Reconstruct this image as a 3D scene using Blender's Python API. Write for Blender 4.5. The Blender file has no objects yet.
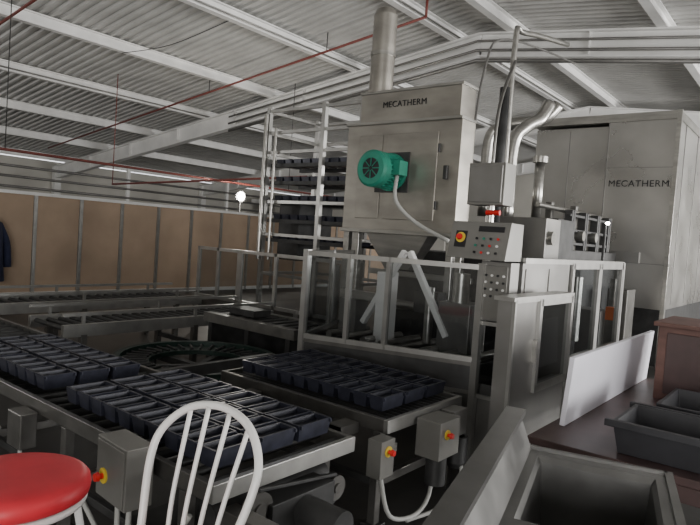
import bpy, math, random
from mathutils import Vector, Matrix
random.seed(4)
D=bpy.data; C=bpy.context
# ---------------------------------------------------------------- materials
MATS={}
def mat(name,col,rough=.5,metal=0.,var=.12,scale=6.,bump=0.,emit=None,estr=0,stretch=None,spec=.5,rvar=0.):
    m=D.materials.new(name); m.use_nodes=True
    nt=m.node_tree; b=nt.nodes['Principled BSDF']
    b.inputs['Roughness'].default_value=rough; b.inputs['Metallic'].default_value=metal
    b.inputs['Specular IOR Level'].default_value=spec
    tc=nt.nodes.new('ShaderNodeTexCoord'); mp=nt.nodes.new('ShaderNodeMapping')
    if stretch: mp.inputs['Scale'].default_value=stretch
    n=nt.nodes.new('ShaderNodeTexNoise'); n.inputs['Scale'].default_value=scale; n.inputs['Detail'].default_value=5
    r=nt.nodes.new('ShaderNodeValToRGB')
    r.color_ramp.elements[0].position=.3; r.color_ramp.elements[1].position=.7
    r.color_ramp.elements[0].color=[max(0,c*(1-var)) for c in col]+[1]
    r.color_ramp.elements[1].color=[min(1,c*(1+var)) for c in col]+[1]
    nt.links.new(tc.outputs['Object'],mp.inputs[0]); nt.links.new(mp.outputs[0],n.inputs['Vector'])
    nt.links.new(n.outputs['Fac'],r.inputs[0]); nt.links.new(r.outputs[0],b.inputs['Base Color'])
    if rvar:
        mr=nt.nodes.new('ShaderNodeMapRange'); mr.inputs['To Min'].default_value=max(.05,rough-rvar); mr.inputs['To Max'].default_value=rough+rvar
        nt.links.new(n.outputs['Fac'],mr.inputs['Value']); nt.links.new(mr.outputs['Result'],b.inputs['Roughness'])
    if bump:
        bp=nt.nodes.new('ShaderNodeBump'); bp.inputs['Strength'].default_value=bump
        nt.links.new(n.outputs['Fac'],bp.inputs['Height']); nt.links.new(bp.outputs[0],b.inputs['Normal'])
    if emit:
        b.inputs['Emission Color'].default_value=list(emit)+[1]; b.inputs['Emission Strength'].default_value=estr
    MATS[name]=m; return m
mat('roof_sheet',(.56,.555,.54),.6,.1,.12,1.2)
mat('white_beam',(.86,.855,.84),.5,0,.08,2)
mat('steel',(.43,.42,.395),.28,.9,.18,3,stretch=(1,1,6))
mat('hood_steel',(.37,.35,.315),.34,.8,.2,2.2,stretch=(1,1,2.5),rvar=.12)
mat('oven_steel',(.44,.43,.41),.30,.8,.12,1.6,rvar=.12)
mat('dark_steel',(.05,.05,.05),.5,.4,.3,8)
mat('frame_alu',(.38,.375,.36),.34,.75,.12,8)
mat('rail_steel',(.17,.165,.155),.36,.75,.2,8)
mat('panel_grey',(.24,.235,.225),.36,.6,.15,3,rvar=.1)
mat('box_grey',(.21,.205,.19),.42,.35,.12,4)
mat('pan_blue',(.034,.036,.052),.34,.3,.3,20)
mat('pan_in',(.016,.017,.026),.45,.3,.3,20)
mat('cardboard',(.44,.325,.235),.85,0,.16,1.1)
mat('green_motor',(.02,.25,.17),.45,.1,.15,8)
mat('green_dark',(.010,.026,.02),.5,.1,.3,8)
mat('red_paint',(.20,.05,.04),.5,0,.15,8)
mat('red_seat',(.62,.03,.045),.45,0,.06,12,bump=.03)
mat('estop_red',(.7,.02,.02),.35,0,.05,8)
mat('yellow',(.75,.55,.05),.5,0,.05,8)
mat('black',(.012,.012,.014),.5,0,.2,8)
mat('white_paint',(.80,.79,.77),.3,0,.05,8)
mat('white_board',(.86,.85,.93),.45,0,.04,3)
mat('cable_grey',(.40,.40,.38),.5,0,.05,8)
mat('floor_mat',(.045,.043,.040),.42,0,.5,1.4,bump=.1)
mat('wall_cream',(.62,.60,.55),.8,0,.1,.6)
mat('maroon_board',(.07,.042,.04),.42,0,.25,5)
mat('brown_wood',(.14,.07,.057),.6,0,.25,4,stretch=(1,1,5))
mat('sink_steel',(.17,.168,.163),.33,.8,.25,5,bump=.04,rvar=.1)
mat('crate_dark',(.035,.035,.04),.5,0,.25,6)
mat('navy_cloth',(.02,.025,.06),.9,0,.2,10)
mat('orange_paint',(.5,.12,.03),.5,0,.1,8)
mat('lamp_glow',(1,1,.95),.5,0,0,1,emit=(1,.95,.85),estr=45)
def glass(name,tint,gl):
    m=D.materials.new(name); m.use_nodes=True; nt=m.node_tree
    for n in list(nt.nodes): nt.nodes.remove(n)
    o=nt.nodes.new('ShaderNodeOutputMaterial'); t=nt.nodes.new('ShaderNodeBsdfTransparent'); g=nt.nodes.new('ShaderNodeBsdfGlossy')
    mx=nt.nodes.new('ShaderNodeMixShader'); t.inputs[0].default_value=tint; g.inputs['Roughness'].default_value=.04
    g.inputs[0].default_value=(.9,.9,.9,1); mx.inputs[0].default_value=gl
    nt.links.new(t.outputs[0],mx.inputs[1]); nt.links.new(g.outputs[0],mx.inputs[2]); nt.links.new(mx.outputs[0],o.inputs[0])
    MATS[name]=m
glass('smoked_glass',(.60,.62,.63,1),.06)
# ---------------------------------------------------------------- mesh builder
class MB:
    def __init__(s,M=None): s.v=[];s.f=[];s.m=[];s.s=[];s.names=[];s.M=M or Matrix.Identity(4)
    def idx(s,n):
        if n not in s.names: s.names.append(n)
        return s.names.index(n)
    def add(s,vs,fs,m,sm=False):
        o=len(s.v); s.v+= [s.M@Vector(p) for p in vs]
        k=s.idx(m)
        for f in fs: s.f.append([i+o for i in f]); s.m.append(k); s.s.append(sm)
    def box(s,x0,x1,y0,y1,z0,z1,m):
        s.add([(x0,y0,z0),(x1,y0,z0),(x1,y1,z0),(x0,y1,z0),(x0,y0,z1),(x1,y0,z1),(x1,y1,z1),(x0,y1,z1)],
          [(0,3,2,1),(4,5,6,7),(0,1,5,4),(1,2,6,5),(2,3,7,6),(3,0,4,7)],m)
    def beam(s,A,B,w,h,m,up=(0,0,1)):
        A=Vector(A);B=Vector(B);d=(B-A).normalized();u=Vector(up)
        if abs(d.dot(u))>.99:u=Vector((0,1,0))
        r=d.cross(u).normalized();u=r.cross(d).normalized()
        vs=[]
        for P in (A,B):
            for a,b in((-1,-1),(1,-1),(1,1),(-1,1)): vs.append(P+r*a*w/2+u*b*h/2)
        s.add(vs,[(0,1,2,3),(7,6,5,4),(0,4,5,1),(1,5,6,2),(2,6,7,3),(3,7,4,0)],m)
    def cyl(s,A,B,r,m,r2=None,seg=18,sm=True):
        s.lathe(A,B,[(0,0),(0,r),(1,r if r2 is None else r2),(1,0)],m,seg,sm)
    def lathe(s,A,B,prof,m,seg=18,sm=True):
        A=Vector(A);B=Vector(B);d=(B-A);n=d.normalized();u=Vector((0,0,1)) if abs(n.z)<.9 else Vector((1,0,0))
        r=n.cross(u).normalized();u=r.cross(n)
        for i in range(len(prof)-1):
            vs=[]
            for (t,R) in (prof[i],prof[i+1]):
                for k in range(seg):
                    a=2*math.pi*k/seg; vs.append(A+d*t+(r*math.cos(a)+u*math.sin(a))*R)
            fs=[(k,(k+1)%seg,seg+(k+1)%seg,seg+k) for k in range(seg)]
            s.add(vs,fs,m,sm)
    def tube(s,pts,r,m,seg=8,res=5,smooth=True):
        P=[Vector(p) for p in pts]
        if smooth and len(P)>2:
            Q=[]
            for i in range(len(P)-1):
                p0=P[max(i-1,0)];p1=P[i];p2=P[i+1];p3=P[min(i+2,len(P)-1)]
                for k in range(res):
                    t=k/res
                    Q.append(.5*((2*p1)+(p2-p0)*t+(2*p0-5*p1+4*p2-p3)*t*t+(3*p1-p0-3*p2+p3)*t**3))
            Q.append(P[-1]);P=Q
        vs=[];n=None
        for i,p in enumerate(P):
            d=(P[min(i+1,len(P)-1)]-P[max(i-1,0)]).normalized()
            if n is None:
                u=Vector((0,0,1)) if abs(d.z)<.9 else Vector((1,0,0)); n=d.cross(u).normalized()
            n=(n-d*n.dot(d)).normalized(); b=d.cross(n)
            for k in range(seg):
                a=2*math.pi*k/seg; vs.append(p+(n*math.cos(a)+b*math.sin(a))*r)
        fs=[]
        for i in range(len(P)-1):
            for k in range(seg): fs.append((i*seg+k,i*seg+(k+1)%seg,(i+1)*seg+(k+1)%seg,(i+1)*seg+k))
        fs.append(tuple(range(seg))[::-1]); fs.append(tuple((len(P)-1)*seg+k for k in range(seg)))
        s.add(vs,fs,m,True)
    def tub(s,x0,x1,y0,y1,z0,z1,t,tap,m,mi=None,dep=None):
        def ring(a,z): return [(x0+a,y0+a,z),(x1-a,y0+a,z),(x1-a,y1-a,z),(x0+a,y1-a,z)]
        side=lambda a,b:[(a+k,a+(k+1)%4,b+(k+1)%4,b+k) for k in range(4)]
        zi=z0+t if dep is None else z1-dep
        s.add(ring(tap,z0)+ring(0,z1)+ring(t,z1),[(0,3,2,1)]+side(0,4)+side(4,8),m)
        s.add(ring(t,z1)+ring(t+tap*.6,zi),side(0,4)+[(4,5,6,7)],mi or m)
    def frame(s,A,B,z0,z1,w,m,g=None,mids=(),solid=None):
        A=Vector((A[0],A[1],0));B=Vector((B[0],B[1],0));Z=Vector((0,0,1))
        for z in (z0+w/2,z1-w/2): s.beam(A+Z*z,B+Z*z,w,w,m)
        for t in (0,1)+tuple(mids):
            P=A.lerp(B,t); s.beam(P+Z*z0,P+Z*z1,w,w,m)
        if g:
            s.add([A+Z*(z0+w),B+Z*(z0+w),B+Z*(z1-w),A+Z*(z1-w)],[(0,1,2,3)],g)
        if solid: s.beam(A+Z*(z0+z1)/2,B+Z*(z0+z1)/2,w*.5,z1-z0-w,solid)
    def done(s,name,bev=0,parent=None):
        me=D.meshes.new(name); me.from_pydata([tuple(v) for v in s.v],[],s.f)
        for n in s.names: me.materials.append(MATS[n])
        for i,p in enumerate(me.polygons): p.material_index=s.m[i]; p.use_smooth=s.s[i]
        me.update(); o=D.objects.new(name,me); C.collection.objects.link(o)
        if bev:
            b=o.modifiers.new('Bevel','BEVEL'); b.width=bev; b.segments=2; b.limit_method='ANGLE'; b.angle_limit=math.radians(60)
        if parent: o.parent=parent
        return o
def empty(name):
    o=D.objects.new(name,None); C.collection.objects.link(o); return o
def ML(x,y,z=0,deg=0): return Matrix.Translation((x,y,z))@Matrix.Rotation(math.radians(deg),4,'Z')
def estop(b,P,n,r=.022):
    P=Vector(P);n=Vector(n).normalized()
    b.cyl(P,P+n*.006,r*1.6,'yellow'); b.lathe(P,P+n*.04,[(.1,r*.6),(.6,r*.6),(.6,r),(1,r*.8),(1,0)],'estop_red')
def text(name,s,size,loc,rot,parent=None,m='black'):
    c=D.curves.new(name,'FONT'); c.body=s; c.size=size; c.extrude=.002; c.offset=0; c.space_character=1.08
    c.materials.append(MATS[m]); o=D.objects.new(name,c); C.collection.objects.link(o)
    o.location=loc; o.rotation_euler=rot; o.parent=parent; return o
# ---------------------------------------------------------------- building
RX=-7.0
def zr(x): return 6.95-.13*abs(x-RX)
b=MB(); b.box(-29,15,-7,31,-.1,0,'floor_mat'); b.done('floor')
b=MB(); per=.24; y=-7.0; ys=[]
while y<31:
    ys+= [(y,0),(y+.07,0),(y+.10,.05),(y+.21,.05)]; y+=per
for x0,x1 in((-28.6,RX),(RX,14.6)):
    vs=[];fs=[]
    for (yy,h) in ys: vs+=[(x0,yy,zr(x0)+h),(x1,yy,zr(x1)+h)]
    for i in range(len(ys)-1): fs.append((2*i,2*i+1,2*i+3,2*i+2))
    b.add(vs,fs,'roof_sheet')
b.done('ceiling')
b=MB()
for x in(-27.3,-24,-20.7,-17.4,-14.1,-10.8,-7.7,-6.2,-3.0,.3,3.6,6.9,10.2,13.5):
    z=zr(x)
    b.box(x-.09,x+.09,-7,31,z-.035,z-.005,'white_beam'); b.box(x-.015,x+.015,-7,31,z-.24,z-.03,'white_beam'); b.box(x-.09,x+.09,-7,31,z-.27,z-.24,'white_beam')
b.done('roof_purlins')
def rafter(y,nm):
    b=MB()
    for xe in(-28.4,14.4):
        for off,w,h in((-.29,.26,.04),(-.56,.03,.52),(-.83,.26,.04)):
            b.beam((xe,y,zr(xe)+off),(RX,y,zr(RX)+off),w,h,'white_beam')
        b.box(xe-.15,xe+.15,y-.15,y+.15,0,zr(xe)-.3,'white_beam')
        k=1 if xe<RX else -1
        for i in range(1,7):
            x=xe+k*i*3.3*.95
            b.box(x-.01,x+.01,y-.12,y+.12,zr(x)-.83,zr(x)-.29,'white_beam')
    return b.done(nm)
for y in (13.2,21.5,29.5,-3.5): rafter(y,'roof_rafter')
b=MB(); b.box(-28.9,-28.6,-7,31,0,4.1,'wall_cream'); b.done('wall_left')
def gable(y,nm):
    b=MB()
    b.add([(-28.6,y,0),(14.6,y,0),(14.6,y,4.1),(RX,y,6.9),(-28.6,y,4.1),(-28.6,y+.2,0),(14.6,y+.2,0),(14.6,y+.2,4.1),(RX,y+.2,6.9),(-28.6,y+.2,4.1)],
     [(0,1,2,3,4),(9,8,7,6,5),(0,5,6,1),(1,6,7,2),(2,7,8,3),(3,8,9,4),(4,9,5,0)],'wall_cream'); b.done(nm)
gable(31,'wall_back'); gable(-7.2,'wall_front')
b=MB(); b.box(14.6,14.8,-7,3,0,4.1,'wall_cream'); b.box(14.6,14.8,24,31,0,4.1,'wall_cream'); b.box(14.6,14.8,3,24,3.8,4.1,'wall_cream'); b.done('wall_right')
SV=empty('ceiling_pipework')
b=MB()
for dz,dy,r in((-.95,-.16,.05),(-.72,-.2,.035),(-.5,-.19,.03)):
    b.tube([(-16,13.2+dy,zr(-16)+dz),(-7,13.2+dy,zr(-7)+dz),(4,13.2+dy,zr(4)+dz)],r,'panel_grey',smooth=False)
b.tube([(-4.6,12.9,5.6),(-4.3,9,4.9),(-3.9,7.5,4.0),(-3.7,6.9,2.4)],.018,'panel_grey')
for x in(-17.4,-10.8,-7.7): b.tube([(x+.12,-5,zr(x)-.2),(x+.12,30,zr(x)-.2)],.02,'panel_grey',smooth=False)
b.tube([(-14.1,8,zr(-14.1)-.3),(-12.5,8.3,zr(-12.5)-.45),(-10.8,8.6,zr(-10.8)-.3)],.009,'black')
b.done('electrical_conduits',0,SV)
b=MB()
b.tube([(-24.5,11,4.25),(-7.2,11,6.4)],.03,'red_paint',smooth=False); b.tube([(-7.2,11,6.4),(-7.2,11,6.85)],.03,'red_paint',smooth=False)
b.tube([(-18,5.3,5.2),(-7,5.3,6.5)],.03,'red_paint',smooth=False)
b.tube([(-13,1,2.85),(-13,22,2.85)],.03,'red_paint',smooth=False)
b.tube([(-16,9,2.6),(-8.5,9,2.75)],.025,'red_paint',smooth=False)
for x,y in((-13,5),(-13,13)): b.tube([(x,y,2.85),(x,y,zr(x)-.1)],.010,'dark_steel',smooth=False)
b.tube([(-16,9,2.6),(-16,9,zr(-16)-.1)],.012,'red_paint',smooth=False)
for x in(-21,-14.5,-10):
    z=4.25+(x+24.5)*.1243; b.tube([(x,11,z),(x,11,zr(x)-.05)],.012,'dark_steel',smooth=False)
b.done('fire_sprinkler_pipes',0,SV)
b=MB()
for i in range(3): b.tube([(-22,2,2.5+.35*i),(-22,24,2.5+.35*i)],.045,'panel_grey',smooth=False)
for y in range(3,24,5): b.box(-22.1,-21.98,y,y+.12,0,3.7,'white_beam')
b.done('pipe_rack')
b=MB()
for x in (-26,-23,-20,-17): b.box(x,x+2.6,25,25.15,0,3.2,'wall_cream')
b.box(-28,-14,24.9,25.2,3.2,3.45,'white_beam'); b.done('partition_screen')
b=MB(); X=-12.
y=-2.0; ph=2.02
while y<17:
    b.box(X-.03,X+.03,y-.035,y+.035,0,ph,'frame_alu')
    b.box(X-.02,X+.0,y+.035,y+.865,.08,ph-.05,'cardboard')
    y+=.9
b.box(X-.035,X+.035,-2,17,ph-.06,ph,'white_beam'); b.box(X-.03,X+.03,-2,17,.02,.1,'white_beam')
b.done('partition_wall')
b=MB(); jy=4.3
b.lathe((X+.2,jy,.35),(X+.2,jy,1.55),[(0,.30),(.3,.27),(.7,.25),(.88,.22),(.96,.12),(1,.05),(1,0)],'navy_cloth')
b.tube([(X+.2,jy+.18,1.38),(X+.2,jy+.32,1.05),(X+.2,jy+.36,.6)],.075,'navy_cloth'); b.tube([(X+.2,jy-.18,1.38),(X+.2,jy-.32,1.05),(X+.2,jy-.36,.6)],.075,'navy_cloth')
b.tube([(X+.2,jy,1.5),(X+.15,jy,1.62),(X+.03,jy,1.62)],.012,'steel')
b.done('hanging_jacket')
b=MB(); lx,ly=-12.5,10.7
b.cyl((lx,ly,0),(lx,ly,2.35),.03,'dark_steel')
b.lathe((lx-.1,ly,2.46),(lx+.05,ly,2.46),[(0,0),(0,.08),(1,.15),(1,.13)],'dark_steel'); b.lathe((lx-.02,ly,2.46),(lx+.11,ly,2.46),[(0,.12),(.5,.12),(.85,.08),(1,0)],'lamp_glow')
b.done('flood_lamp')
# ================================================================= DEPANNING MACHINE (one assembly)
DM=empty('depanning_machine')
b=MB(); hx0,hx1,hy=-4.15,-2.78,5.0; hb=5.26
b.box(hx0,hx1,hy,hb,1.67,2.78,'hood_steel')
b.box(-3.98,-2.80,hy-.02,hb,2.78,3.10,'hood_steel')
for (x0,x1,z0,z1) in((hx0,hx1,1.65,1.69),(hx0,hx1,2.765,2.795),(-3.99,-2.79,3.08,3.11)): b.box(x0-.01,x1+.01,hy-.03,hb+.01,z0,z1,'steel')
b.box(-3.62,-3.02,hy-.012,hy,1.8,2.66,'hood_steel'); b.box(-3.98,-3.68,hy-.010,hy,1.8,2.66,'hood_steel')
for z in(1.95,2.5):b.cyl((-3.0,hy-.02,z-.04),(-3.0,hy-.02,z+.04),.012,'dark_steel')
b.box(-2.93,-2.89,hy-.04,hy,2.2,2.33,'dark_steel')
for x in(hx0+.05,hx1-.05):
    for y in(hy+.05,hb-.03): b.box(x-.035,x+.035,y-.035,y+.035,0,1.67,'steel')
b.add([(hx0+.3,hy+.03,1.66),(hx1-.3,hy+.03,1.66),(hx1-.3,hb-.02,1.66),(hx0+.3,hb-.02,1.66),(-3.6,hy+.06,1.3),(-3.3,hy+.06,1.3),(-3.3,hb-.06,1.3),(-3.6,hb-.06,1.3)],[(0,1,5,4),(1,2,6,5),(2,3,7,6),(3,0,4,7),(4,5,6,7)],'steel')
hood=b.done('extraction_hood',.008,DM)
b=MB(); b.lathe((-3.85,5.12,3.10),(-3.85,5.12,4.02),[(0,.16),(.03,.16),(.03,.125),(.9,.125),(.96,.105),(1,.05),(1,0)],'hood_steel',24); b.lathe((-3.85,5.12,3.5),(-3.85,5.12,3.54),[(0,.125),(0,.135),(1,.135),(1,.125)],'steel',24); b.done('stack',0,hood)
text('sign_lettering','MECATHERM',.085,(-3.70,hy-.026,2.93),(math.pi/2,0,0),hood)
b=MB(); P=Vector((-3.53,hy,2.27)); n=Vector((0,-1,0))
def at(t): return P+n*t
b.box(P.x-.2,P.x+.2,hy-.03,hy,P.z-.2,P.z+.2,'dark_steel')
b.lathe(at(.02),at(.07),[(0,0),(0,.19),(1,.19),(1,.15)],'green_motor',24)
b.lathe(at(.07),at(.30),[(0,.15),(1,.15)],'green_motor',24)
for k in range(28):
    a=2*math.pi*k/28; v=Vector((math.cos(a),0,math.sin(a)))
    b.beam(at(.08)+v*.163,at(.28)+v*.163,.008,.03,'green_motor',up=v)
b.lathe(at(.28),at(.38),[(0,.15),(0,.18),(.8,.18),(1,.155),(1,.10)],'green_motor',28)
b.lathe(at(.372),at(.38),[(0,.10),(.5,.10),(.5,.0)],'black',24)
for k in range(8):
    a=2*math.pi*k/8; v=Vector((math.cos(a),0,math.sin(a))); b.beam(at(.378)+v*.02,at(.378)+v*.11,.008,.008,'green_motor')
b.box(P.x+.1,P.x+.24,hy-.24,hy-.10,P.z-.05,P.z+.09,'green_motor')
b.tube([(P.x+.17,hy-.17,P.z-.05),(P.x+.2,hy-.2,P.z-.3),(P.x+.4,hy-.12,P.z-.5),(P.x+.75,hy-.1,P.z-.65)],.02,'cable_grey')
b.done('electric_motor',0,hood)
GA=(-3.35,3.62);GB=(-1.98,4.02)
b=MB(); b.frame(GA,GB,.74,1.46,.038,'frame_alu','smoked_glass',(.27,.50))
b.frame(GA,GB,.50,.74,.03,'rail_steel',None,(),'dark_steel')
b.frame(GA,(-3.9,4.9),.74,1.46,.035,'frame_alu','smoked_glass',(.5,))
for p in(GA,GB): b.box(p[0]-.025,p[0]+.025,p[1]-.025,p[1]+.025,0,1.47,'frame_alu')
b.done('front_guard',0,DM)
b=MB()
b.box(-3.9,-2.1,5.6,6.6,.2,1.5,'dark_steel'); b.box(-3.7,-2.2,4.3,4.85,.45,.62,'dark_steel')
for i in range(9): b.cyl((-3.8+i*.2,4.25,.68),(-3.8+i*.2,4.85,.68),.035,'steel')
b.box(-3.2,-3.1,4.4,4.6,.6,1.3,'white_beam');b.beam((-2.98,4.5,1.5),(-3.4,4.5,.8),.06,.05,'white_beam');b.beam((-2.93,4.5,1.5),(-2.5,4.5,.8),.06,.05,'white_beam')
b.box(-2.6,-2.3,4.5,4.8,.6,1.1,'panel_grey'); b.cyl((-2.45,4.6,1.1),(-2.45,4.6,1.35),.07,'steel'); b.cyl((-2.75,4.6,.7),(-2.75,4.6,1.2),.04,'steel')
b.box(-3.75,-3.3,4.55,4.65,1.0,1.08,'steel'); b.box(-3.7,-3.5,4.5,4.7,.62,1.0,'panel_grey')
b.cyl((-3.95,4.7,.62),(-3.95,4.7,1.3),.05,'panel_grey'); b.box(-2.95,-2.7,4.65,4.8,.95,1.15,'dark_steel')
b.box(-4.1,-2.8,5.45,5.5,1.2,1.26,'steel'); b.cyl((-4.0,5.42,.9),(-2.3,5.42,.9),.05,'steel')
b.box(-2.9,-2.25,5.9,6.3,1.5,1.92,'panel_grey'); b.box(-2.85,-2.35,6.5,7.0,1.5,1.95,'dark_steel')
b.cyl((-2.3,6.0,1.72),(-2.2,6.0,1.72),.07,'steel')
b.box(-3.1,-2.45,7.2,9.2,.3,1.62,'dark_steel')
for y in(7.25,7.32,7.75,7.82,8.25,8.32,8.75,8.82): b.box(-2.55,-2.45,y-.025,y+.025,1.62,2.1,'dark_steel')
for z in(2.02,1.84,1.68): b.box(-2.52,-2.46,7.2,8.9,z,z+.035,'dark_steel')
for x,y,h in((-2.8,7.4,2.2),(-2.7,8.0,2.2)): b.box(x-.04,x+.04,y-.04,y+.04,1.5,h,'rail_steel')
b.cyl((-2.6,6.5,2.1),(-2.6,9.0,2.1),.03,'steel')
for y in(7.55,8.05): b.cyl((-2.5,y,1.8),(-2.4,y,1.8),.06,'steel')
b.box(-2.35,-2.0,7.1,7.5,.2,.95,'panel_grey'); b.cyl((-2.1,8.0,.3),(-2.1,8.0,1.3),.07,'steel'); b.box(-2.3,-2.05,8.4,8.8,.2,1.15,'rail_steel'); b.box(-1.98,-1.88,7.2,7.3,.85,1.0,'orange_paint'); b.box(-2.35,-1.9,7.1,9.2,.1,.2,'dark_steel'); b.box(-1.98,-1.88,7.2,7.3,.2,.85,'rail_steel')
b.done('body',.006,DM)
b=MB()
b.tube([(-2.82,6.07,1.9),(-2.82,6.07,3.75),(-2.82,6.3,3.95),(-2.82,7.6,4.2)],.03,'steel',12)
b.tube([(-2.95,6.5,1.9),(-2.95,6.5,2.75),(-2.86,6.6,2.98),(-2.76,6.75,3.1),(-2.72,6.9,3.3)],.075,'steel',14)
b.tube([(-2.72,6.78,1.9),(-2.72,6.78,2.65)],.055,'steel',14,smooth=False)
b.lathe((-2.72,6.78,2.6),(-2.72,6.78,2.67),[(0,.055),(0,.085),(1,.085),(1,0)],'steel')
b.tube([(-3.75,7.5,2.0),(-3.75,7.5,3.0),(-3.6,7.55,3.2),(-3.4,7.6,3.25),(-3.1,7.7,3.3),(-2.95,7.8,3.5)],.08,'steel',14)
b.tube([(-2.62,5.5,1.5),(-2.62,5.5,3.15)],.05,'dark_steel',12,smooth=False)
b.done('ventilation_ducts',0,DM)
b=MB(); b.box(-2.46,-2.13,4.6,4.8,1.94,2.29,'box_grey'); b.box(-2.44,-2.15,4.59,4.6,1.96,2.27,'panel_grey'); b.cyl((-2.29,4.71,0),(-2.29,4.71,1.94),.035,'steel')
b.tube([(-2.3,4.7,2.29),(-2.3,4.75,2.8),(-2.4,5.2,3.3)],.015,'rail_steel'); b.cyl((-2.3,4.66,1.88),(-2.18,4.66,1.88),.022,'estop_red')
b.done('junction_box',.008,DM)
b=MB()
b.add([(-2.22,3.9,1.50),(-1.76,3.9,1.50),(-1.76,4.18,1.50),(-2.22,4.18,1.50),(-2.22,3.97,1.77),(-1.76,3.97,1.77),(-1.76,4.18,1.77),(-2.22,4.18,1.77)],[(0,3,2,1),(4,5,6,7),(0,1,5,4),(1,2,6,5),(2,3,7,6),(3,0,4,7)],'box_grey')
def face(x,z,off=.004): t=(z-1.5)/.27; return (x,3.9+.07*t-off,z)
b.beam(face(-2.13,1.58),face(-2.13,1.70),.09,.006,'black',up=(0,1,0))
estop(b,face(-2.13,1.65),(0,-1,.2),.024)
for r in range(3):
    for c in range(4):
        p=Vector(face(-2.0+.055*c,1.55+.05*r)); b.cyl(p,p+Vector((0,-.010,0)),.009,('black','black','estop_red','green_motor','white_paint')[(r*3+c*2)%5],seg=10)
b.beam(face(-1.90,1.70),face(-1.90,1.74),.2,.004,'black',up=(0,1,0))
b.box(-1.99,-1.76,4.02,4.16,1.06,1.49,'panel_grey'); b.box(-1.97,-1.78,4.01,4.02,1.08,1.46,'box_grey')
for r in range(4):
    for c in range(4): b.cyl((-1.94+.045*c,4.01,1.24+.05*r),(-1.94+.045*c,4.0,1.24+.05*r),.009,'black' if (r+c)%2 else 'white_paint',seg=10)
b.done('control_console',.006,DM)
b=MB(); X=-1.75
b.frame((-1.97,4.04),(-1.72,4.06),.48,1.05,.028,'frame_alu','smoked_glass')
b.box(-1.99,-1.72,4.05,4.10,0,.48,'panel_grey'); b.box(-1.98,-1.76,4.4,4.45,.3,1.0,'panel_grey')
b.box(X-.04,X,4.2,5.2,.1,1.5,'panel_grey'); b.box(X,X+.008,4.25,4.68,.7,1.45,'panel_grey'); b.box(X,X+.008,4.72,5.15,.7,1.45,'panel_grey')
b.frame((X,5.25),(X,6.0),.62,1.5,.05,'frame_alu','smoked_glass'); b.frame((X,6.05),(X,6.8),.62,1.5,.05,'frame_alu','smoked_glass')
b.box(X-.03,X,5.2,6.8,0,.62,'panel_grey'); b.box(X-.04,X+.02,4.2,6.85,1.49,1.53,'frame_alu')
b.box(X-.03,X+.03,6.8,6.86,0,1.52,'frame_alu')
b.box(-2.4,-1.85,5.5,5.6,.7,1.3,'panel_grey'); b.cyl((-2.0,6.2,.7),(-2.0,6.2,1.35),.06,'steel')
b.box(-1.60,-1.50,3.5,4.55,.0,.66,'panel_grey'); b.box(-1.60,-1.50,3.5,3.92,.66,1.27,'panel_grey')
b.frame((-1.50,3.92),(-1.50,4.53),.64,1.27,.045,'frame_alu','smoked_glass'); b.box(-1.75,-1.5,4.55,4.58,0,1.27,'panel_grey')
b.frame((-1.495,3.51),(-1.495,4.54),.02,1.28,.022,'frame_alu')
b.box(-1.62,-1.485,3.48,4.57,1.27,1.295,'frame_alu'); b.box(-1.50,-1.47,3.86,3.88,.85,1.0,'steel')
b.done('side_enclosure',0,DM)
b=MB(); b.cyl((-1.93,6.75,0),(-1.93,6.75,1.93),.015,'dark_steel'); b.lathe((-1.93,6.78,1.93),(-1.90,6.73,1.93),[(0,0),(0,.014),(1,.018),(1,0)],'lamp_glow'); b.done('inspection_lamp',0,DM)
# ---------------------------------------------------------------- pan elevator tower
b=MB(); x0,x1,y0,y1,zt=-6.25,-4.6,5.8,6.8,3.3
for x in(x0,(x0+x1)/2+.2,x1):
    for y in(y0,y1): b.box(x-.03,x+.03,y-.03,y+.03,0,zt,'frame_alu')
for z in(zt-.05,2.95,2.68,2.0,1.55,1.0):
    for y in(y0,y1): b.box(x0,x1,y-.02,y+.02,z-.02,z+.02,'frame_alu')
    for x in(x0,x1): b.box(x-.02,x+.02,y0,y1,z-.02,z+.02,'frame_alu')
b.cyl((x0,y0-.06,1.2),(x0,y0-.06,3.2),.03,'steel'); b.cyl((x0+.2,y0-.06,1.2),(x0+.2,y0-.06,3.0),.02,'steel')
for i,z in enumerate((1.45,1.72,1.98,2.24,2.48)):
    b.box(x0+.05,x1-.05,y0+.02,y0+.08,z,z+.05,'dark_steel'); b.box(x0+.05,x1-.05,y1-.4,y1-.34,z,z+.05,'dark_steel')
    n=9
    for k in range(n):
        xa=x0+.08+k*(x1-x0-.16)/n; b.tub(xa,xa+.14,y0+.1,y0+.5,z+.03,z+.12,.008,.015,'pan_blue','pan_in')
b.box(x0,x0+.4,y0+.3,y1,1.2,2.0,'dark_steel')
b.done('pan_elevator_tower')
b=MB(); b.frame((-7.4,5.62),(-6.5,5.62),.55,1.30,.045,'frame_alu','smoked_glass',(.5,)); b.frame((-6.45,5.62),(-4.35,5.62),.55,1.30,.045,'frame_alu','smoked_glass',(.33,.66))
for x in(-7.4,-6.4,-5.3,-4.4): b.box(x-.02,x+.02,5.55,5.6,0,.6,'frame_alu')
b.box(-7.4,-4.4,5.64,5.68,.3,.56,'rail_steel')
b.done('rear_safety_guard')
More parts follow.
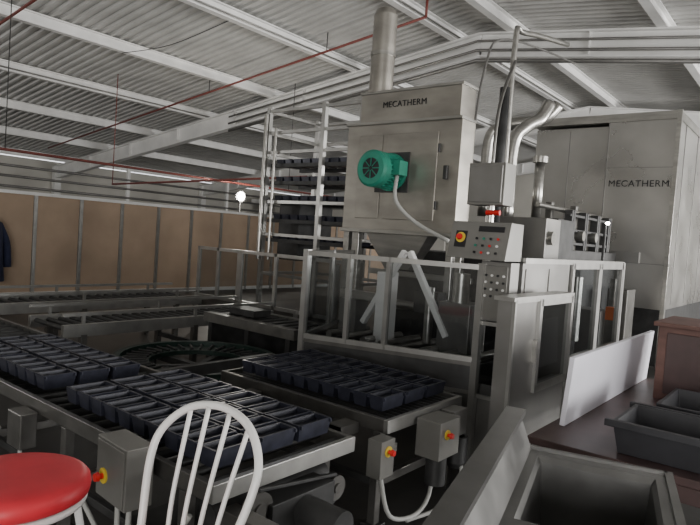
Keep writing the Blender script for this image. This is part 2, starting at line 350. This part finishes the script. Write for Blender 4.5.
# ---------------------------------------------------------------- oven
b=MB(); oy=9.5
b.box(-2.78,-1.84,oy,oy+6,.85,3.62,'oven_steel'); b.box(-3.95,-2.78,oy+.12,oy+6,.85,3.55,'oven_steel')
b.box(-3.95,-1.9,oy+.2,oy+6,0,.85,'dark_steel')
b.box(-3.97,-1.82,oy-.02,oy+6,3.58,3.7,'steel')
for x in(-2.78,-1.86): b.box(x-.008,x+.008,oy-.008,oy,.9,3.58,'panel_grey')
for x in(-3.4,): b.box(x-.006,x+.006,oy+.112,oy+.12,.9,3.5,'panel_grey')
for z in(1.5,2.9): b.box(-2.78,-1.84,oy-.004,oy,z-.004,z+.004,'panel_grey')
for i in range(6): b.box(-1.84,-1.83,oy+.5+i,oy+.52+i,.9,3.6,'panel_grey')
b.box(-2.6,-2.2,oy-.05,oy,1.5,1.66,'panel_grey'); b.box(-1.86,-1.8,oy-.06,oy+.02,0,3.7,'steel')
oven=b.done('tunnel_oven',.006)
text('sign_lettering','MECATHERM',.135,(-2.73,oy-.012,2.62),(math.pi/2,0,0),oven)
# ---------------------------------------------------------------- pans
def pans(x0,x1,y0,y1,z,nx,ny,nm):
    b=MB(); dx=(x1-x0)/nx; dy=(y1-y0)/ny
    for i in range(nx):
        for j in range(ny):
            g=.010; jx=random.uniform(-.003,.003); jz=random.uniform(-.003,.003)
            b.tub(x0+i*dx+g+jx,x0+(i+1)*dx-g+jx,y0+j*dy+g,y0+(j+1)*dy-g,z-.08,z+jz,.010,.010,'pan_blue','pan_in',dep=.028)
    for j in range(ny):
        for e in(.02,-.02):
            yy=y0+(j+(0 if e>0 else 1))*dy+e
            b.box(x0,x1,yy-.004,yy+.004,z-.02,z-.003,'pan_blue')
    b.done(nm)
pans(-3.12,-1.86,1.54,2.28,.70,10,3,'loaf_pans'); pans(-4.62,-3.36,1.54,2.16,.70,10,3,'loaf_pans'); pans(-3.12,-1.90,2.76,3.48,.70,10,3,'loaf_pans')
# ---------------------------------------------------------------- lane conveyors
def conveyor(x0,x1,y0,y1,zt,along='x',legs=(),rn=12):
    b=MB(); h=.075; m='rail_steel'
    b.box(x0,x1,y0-.03,y0,zt-h,zt,m); b.box(x0,x1,y1,y1+.03,zt-h,zt,m)
    b.box(x0-.03,x0,y0-.03,y1+.03,zt-h,zt,m); b.box(x1,x1+.03,y0-.03,y1+.03,zt-h,zt,'frame_alu')
    for i in range(rn):
        if along=='x':
            x=x0+(i+.5)*(x1-x0)/rn; b.cyl((x,y0,zt-.04),(x,y1,zt-.04),.02,'dark_steel',seg=10)
        else:
            y=y0+(i+.5)*(y1-y0)/rn; b.cyl((x0,y,zt-.04),(x1,y,zt-.04),.02,'dark_steel',seg=10)
    for x in legs:
        for y in(y0-.01,y1+.01):
            b.box(x-.025,x+.025,y-.025,y+.025,0,zt-h,m); b.box(x-.05,x+.05,y-.05,y+.05,0,.015,'dark_steel')
        b.box(x-.02,x+.02,y0,y1,.22,.27,m)
    b.box(min(legs),max(legs),y0-.02,y0+.01,.22,.26,'dark_steel')
    return b
b=conveyor(-6.2,-1.80,1.50,2.32,.61,'x',(-6.1,-5.0,-3.9,-2.95,-1.95),34)
b.cyl((-1.9,1.55,.42),(-1.9,2.25,.42),.06,'dark_steel'); b.box(-2.1,-1.72,1.75,2.15,.28,.46,'dark_steel'); b.cyl((-1.72,1.95,.38),(-1.5,1.95,.38),.07,'dark_steel')
for y,z,r in((1.7,.45,.075),(2.2,.40,.06)):
    b.lathe((-1.78,y,z),(-1.745,y,z),[(0,0),(0,r),(.3,r),(.3,r*.8),(.7,r*.8),(.7,r),(1,r),(1,r*.4),(1.3,r*.4),(1.3,0)],'rail_steel',22)
b.beam((-1.76,1.7,.53),(-1.76,2.2,.465),.02,.015,'dark_steel');b.beam((-1.76,1.7,.37),(-1.76,2.2,.335),.02,.015,'dark_steel')
b.box(-1.80,-1.55,1.54,1.62,.40,.49,'rail_steel'); b.box(-2.5,-1.8,1.55,2.25,.15,.2,'dark_steel')
for k in range(14): b.box(-1.8,-1.73,1.8+.02*k,1.81+.02*k,.29,.45,'rail_steel')
b.tube([(-1.9,1.47,.45),(-2.1,1.44,.2),(-2.5,1.46,.12),(-2.9,1.45,.4)],.012,'cable_grey')
b.tube([(-3.9,1.44,.56),(-3.95,1.4,.35),(-3.8,1.42,.25),(-3.7,1.46,.35)],.012,'cable_grey')
PC=b.done('pan_conveyor',.003)
b=MB(); b.box(-2.9,-2.8,2.36,2.68,.5,.56,'rail_steel'); b.box(-2.1,-2.0,2.36,2.68,.5,.56,'rail_steel')
b.box(-3.6,-3.55,2.4,3.5,.5,.58,'dark_steel'); b.box(-3.56,-2.0,2.44,2.52,.50,.56,'dark_steel'); b.done('link_frame',0,PC)
b=conveyor(-3.2,-1.84,2.72,3.50,.61,'y',(-3.1,-1.88),14)
b.box(-1.80,-1.64,2.97,3.2,.36,.58,'box_grey'); b.cyl((-1.7,3.05,.36),(-1.7,3.05,.2),.06,'dark_steel'); estop(b,(-1.64,3.05,.5),(1,0,0),.018); b.box(-1.8,-1.70,3.24,3.4,.42,.58,'panel_grey')
b.lathe((-1.72,3.32,.42),(-1.72,3.32,.22),[(0,.05),(0,.07),(.8,.07),(1,.04),(1,0)],'dark_steel')
b.box(-1.80,-1.71,2.50,2.62,.36,.56,'box_grey'); estop(b,(-1.71,2.56,.5),(1,0,0),.018); b.box(-1.8,-1.76,2.52,2.72,.45,.5,'rail_steel')
b.tube([(-1.74,2.55,.36),(-1.7,2.6,.15),(-1.67,2.8,.1),(-1.7,3.0,.15),(-1.72,3.05,.36)],.012,'cable_grey')
b.tube([(-1.72,3.3,.42),(-1.66,3.3,.2),(-1.64,3.1,.08),(-1.72,2.8,.05)],.012,'cable_grey')
b.done('transfer_conveyor',.003)
b=MB(ML(-2.20,1.36,0,-4)); b.box(-.13,.12,-.06,.06,.45,.70,'box_grey'); b.box(-.12,.11,-.066,-.06,.46,.69,'box_grey'); estop(b,(-.05,-.066,.55),(0,-1,0),.020)
b.box(-.02,.02,.06,.10,.53,.6,'frame_alu'); b.tube([(.05,0,.45),(.06,.0,.2),(.2,0,.1),(.5,.05,.06)],.012,'cable_grey'); b.tube([(-.05,0,.45),(-.06,.0,.25),(-.2,.0,.2)],.012,'cable_grey'); b.done('electrical_box',.006,PC)
b=MB(ML(-3.3,1.41,0,0)); b.box(-.08,.08,-.04,.05,.36,.55,'rail_steel'); b.tube([(0,0,.36),(.02,-.02,.2),(-.2,.0,.1)],.012,'cable_grey'); b.done('electrical_box',.006,PC)
b=MB(); c=(-4.35,3.35)
def ringsec(r0,r1,z0,z1,m,seg=56):
    vs=[];fs=[]
    for k in range(seg):
        a=2*math.pi*k/seg; ca,sa=math.cos(a),math.sin(a)
        vs+=[(c[0]+ca*r0,c[1]+sa*r0,z0),(c[0]+ca*r1,c[1]+sa*r1,z0),(c[0]+ca*r1,c[1]+sa*r1,z1),(c[0]+ca*r0,c[1]+sa*r0,z1)]
    for k in range(seg):
        o=4*k;p=4*((k+1)%seg)
        for j in range(4): fs.append((o+j,p+j,p+(j+1)%4,o+(j+1)%4))
    b.add(vs,fs,m)
ringsec(.66,.72,.36,.44,'green_dark'); ringsec(.42,.64,.36,.40,'green_dark')
for k in range(36):
    a=k*math.pi/18; b.cyl((c[0]+.44*math.cos(a),c[1]+.44*math.sin(a),.41),(c[0]+.64*math.cos(a),c[1]+.64*math.sin(a),.41),.013,'dark_steel',seg=8)
for k in range(6):
    a=k*math.pi/3; b.beam((c[0],c[1],.33),(c[0]+.68*math.cos(a),c[1]+.68*math.sin(a),.33),.06,.06,'dark_steel'); b.cyl((c[0]+.68*math.cos(a),c[1]+.68*math.sin(a),0),(c[0]+.68*math.cos(a),c[1]+.68*math.sin(a),.36),.025,'dark_steel')
b.done('curved_conveyor')
def longconv(x0,x1,y0,y1,z,nm,m='frame_alu'):
    b=MB()
    for x in(x0,x1): b.box(x-.025,x+.025,y0,y1,z-.12,z,m); b.box(x-.015,x+.015,y0,y1,z+.08,z+.11,m)
    y=y0+.2
    while y<y1:
        for x in(x0,x1): b.box(x-.03,x+.03,y-.03,y+.03,0,z-.1,'rail_steel'); b.box(x-.012,x+.012,y-.015,y+.015,z,z+.09,m)
        b.box(x0,x1,y-.02,y+.02,.25,.3,'dark_steel'); y+=1.3
    y=y0+.06
    while y<y1: b.cyl((x0,y,z-.05),(x1,y,z-.05),.025,'dark_steel',seg=8); y+=.12
    b.done(nm)
longconv(-6.25,-5.55,2.7,5.4,.58,'roller_conveyor'); longconv(-7.6,-6.9,-.5,5.3,.62,'roller_conveyor')
b=MB(); b.box(-5.4,-4.0,4.2,4.3,.55,.65,'rail_steel'); b.box(-5.4,-4.0,4.75,4.85,.55,.65,'rail_steel')
for x in(-5.3,-4.7,-4.1): b.box(x-.03,x+.03,4.22,4.83,0,.55,'dark_steel')
for i in range(9): b.box(-5.3+i*.15,-5.22+i*.15,4.3,4.75,.6,.64,'dark_steel')
b.box(-5.2,-4.8,4.4,4.65,.65,.72,'dark_steel'); b.done('cross_conveyor')
# ---------------------------------------------------------------- right side furniture
T=.60
b=MB(); b.box(-1.2,.35,3.12,5.45,T-.04,T,'maroon_board')
for x in(-1.15,.3):
    for y in(3.17,4.2,5.4): b.box(x-.03,x+.03,y-.03,y+.03,0,T-.04,'frame_alu')
b.box(-1.15,.3,3.15,3.19,T-.13,T-.05,'maroon_board'); b.box(-1.19,-1.15,3.15,5.4,T-.13,T-.05,'maroon_board'); b.done('work_table',.004)
b=MB(Matrix.Translation((-1.13,4.42,T+.002))@Matrix.Rotation(math.radians(4),4,'Y')); b.box(-.015,.015,-.97,.98,.0,.40,'white_board'); b.done('white_panel_board',.004)
b=MB(); b.box(-.92,.34,4.7,5.3,T+.001,1.12,'brown_wood'); b.box(-.95,.35,4.67,5.33,1.12,1.15,'brown_wood'); b.box(-.86,-.3,4.685,4.70,T+.05,1.08,'maroon_board'); b.box(-.25,.34,4.685,4.70,T+.05,1.08,'maroon_board'); b.cyl((-.34,4.68,.8),(-.34,4.68,.9),.01,'steel'); b.done('wooden_cabinet',.004)
b=MB(); b.tub(-.80,-.05,3.2,3.66,T+.001,T+.17,.02,.03,'crate_dark'); b.box(-.83,-.02,3.17,3.2,T+.14,T+.175,'crate_dark'); b.box(-.83,-.02,3.66,3.69,T+.14,T+.175,'crate_dark'); b.done('storage_crate',.004)
b=MB(); b.tub(-.72,.1,3.78,4.35,T+.001,T+.17,.02,.03,'crate_dark'); b.done('storage_crate',.004)
# ---------------------------------------------------------------- sink
b=MB(ML(-.86,2.15,0,15)); W=.50; L=1.5
b.box(-.03,.0,-L,0,.0,1.0,'sink_steel'); b.box(-.05,.02,-L,0,.985,1.005,'sink_steel')
b.add([(0,-L,.99),(0,0,.99),(.05,0,.86),(.05,-L,.86)],[(0,1,2,3)],'sink_steel')
b.add([(0,0,.99),(.05,0,.86),(0,0,.86)],[(0,1,2)],'sink_steel')
def basin(x0,x1,y0,y1,z0,z1):
    def ring(a,z): return [(x0+a,y0+a,z),(x1-a,y0+a,z),(x1-a,y1-a,z),(x0+a,y1-a,z)]
    b.add(ring(0,z1)+ring(.012,z1-.02)+ring(.03,z0+.04)+ring(.06,z0),[(4*j+k,4*j+(k+1)%4,4*j+4+(k+1)%4,4*j+4+k) for j in range(3) for k in range(4)]+[(12,13,14,15)],'sink_steel')
    cx,cy=(x0+x1)/2,(y0+y1)/2; b.lathe((cx,cy,z0+.002),(cx,cy,z0+.006),[(0,.045),(1,.045),(1,.03),(0,.0)],'steel')
bx0,bx1=.08,W-.04
z=.86
b.box(.0,bx0,-L,0,z-.01,z,'sink_steel'); b.box(bx1,W,-L,0,z-.01,z,'sink_steel'); b.box(bx0,bx1,-.05,0,z-.01,z,'sink_steel'); b.box(bx0,bx1,-.72,-.62,z-.01,z,'sink_steel'); b.box(bx0,bx1,-L,-1.40,z-.01,z,'sink_steel')
for y0,y1 in ((-.62,-.05),(-1.40,-.72)): basin(bx0,bx1,y0,y1,.56,z)
b.box(W-.01,W+.015,-L,.015,z-.05,z+.012,'sink_steel'); b.box(0,W,.0,.015,z-.05,z+.012,'sink_steel')
for x in(.05,W-.05):
    for y in(-.05,-L+.05): b.cyl((x,y,0),(x,y,.56),.022,'steel')
b.add([(.02,-.01,.5),(W-.02,-.01,.5),(W-.02,-.01,.85),(.02,-.01,.85)],[(0,1,2,3)],'sink_steel'); b.add([(W-.015,-L,.5),(W-.015,0,.5),(W-.015,0,.85),(W-.015,-L,.85)],[(0,1,2,3)],'sink_steel')
b.done('utility_sink')
# ---------------------------------------------------------------- bar chairs
def barchair(x,y,deg,nm,z=.75,bk=0):
    b=MB(ML(x,y,0,deg)); r=.225
    b.lathe((0,0,z-.06),(0,0,z+.02),[(0,0),(0,r*.93)],'white_paint',40)
    prof=[(0,r*.93),(.12,r*.985),(.4,r),(.65,r*.985),(.82,r*.94),(.93,r*.85),(.98,r*.6),(1,r*.3),(1.0,0)]
    vs=[];fs=[];n=48
    for (t,R) in prof[:-1]:
        for k in range(n): a=2*math.pi*k/n; vs.append((R*math.cos(a),R*math.sin(a),z-.05+.07*t))
    m=len(prof)-1
    for i in range(m-1):
        for k in range(n): fs.append((i*n+k,i*n+(k+1)%n,(i+1)*n+(k+1)%n,(i+1)*n+k))
    fs.append(tuple((m-1)*n+k for k in range(n))); b.add(vs,fs,'red_seat',True)
    b.tube([(r*.9*math.cos(a*math.pi/12),r*.9*math.sin(a*math.pi/12),z-.065) for a in range(25)],.013,'white_paint',res=2)
    for sx in(-1,1):
        for sy in(-1,1): b.tube([(sx*.13,sy*.13,z-.06),(sx*.17,sy*.17,.4),(sx*.21,sy*.21,0)],.013,'white_paint')
    q=.19; b.tube([(q*1.35*math.cos(a*math.pi/12),q*1.35*math.sin(a*math.pi/12),.28) for a in range(25)],.009,'white_paint',res=2)
    bow=[(-.165,.15,z-.06),(-.18,.17,z+.05),(-.215,.215,z+.18+bk),(-.205,.25,z+.27+bk),(-.125,.285,z+.345+bk),(0,.30,z+.37+bk),(.125,.285,z+.345+bk),(.205,.25,z+.27+bk),(.215,.215,z+.18+bk),(.18,.17,z+.05),(.165,.15,z-.06)]
    b.tube(bow,.0125,'white_paint',10)
    for t,u,zz in((-.085,-.125,.338),(-.03,-.045,.362),(.03,.045,.362),(.085,.125,.338)):
        b.tube([(t,.185,z-.05),(t*1.2,.215,z+.12),(u,.287,z+zz+bk)],.0075,'white_paint',8)
    b.tube([(-.165,.15,z-.05),(-.08,.19,z-.055),(0,.2,z-.055),(.08,.19,z-.055),(.165,.15,z-.05)],.010,'white_paint')
    b.done(nm)
barchair(-1.372,.875,4,'bar_chair',.66,.03); barchair(-1.93,.81,128.7,'bar_chair',.77)
# ---------------------------------------------------------------- lights
w=D.worlds.new('World'); C.scene.world=w; w.use_nodes=True
bg=w.node_tree.nodes['Background']; bg.inputs[0].default_value=(.95,.97,1,1); bg.inputs[1].default_value=2.0
def area(nm,loc,target,sx,sy,e,col=(1,1,1)):
    l=D.lights.new(nm,'AREA'); l.shape='RECTANGLE'; l.size=sx; l.size_y=sy; l.energy=e; l.color=col
    o=D.objects.new(nm,l); C.collection.objects.link(o); o.location=loc
    o.rotation_euler=(Vector(target)-Vector(loc)).to_track_quat('-Z','Y').to_euler(); return o
area('doorway_daylight',(8,7,2.0),(-5,9,5.4),6,3,950,(1,.985,.96))
area('far_doorway_daylight',(10,18,2.2),(-10,13,5.8),6,3,2400,(1,.985,.96))
area('rear_fill',(2.5,-5.0,1.6),(-6,6,6.5),5,3,480,(1,.985,.96))  # added fill lamp behind the camera; the front wall has no doorway
area('left_bay_fill',(-18,-5.5,2.2),(-20,14,3.6),5,2,500,(1,.985,.96))  # added lamp to brighten the left background
p=D.lights.new('flood_lamp_light','POINT'); p.energy=180; p.shadow_soft_size=.12; p.color=(1,.95,.85); o=D.objects.new('flood_lamp_light',p); C.collection.objects.link(o); o.location=(lx+.35,ly,2.47)
# ---------------------------------------------------------------- camera
cam=D.cameras.new('Camera'); cam.sensor_width=36; cam.lens=600/700*36; cam.clip_end=200
co=D.objects.new('Camera',cam); C.collection.objects.link(co)
co.matrix_world=Matrix.Translation((0,0,1.6))@Matrix.Rotation(math.radians(38.7),4,'Z')@Matrix.Rotation(math.radians(90-2.5),4,'X')@Matrix.Rotation(math.radians(4.0),4,'Z')
C.scene.camera=co
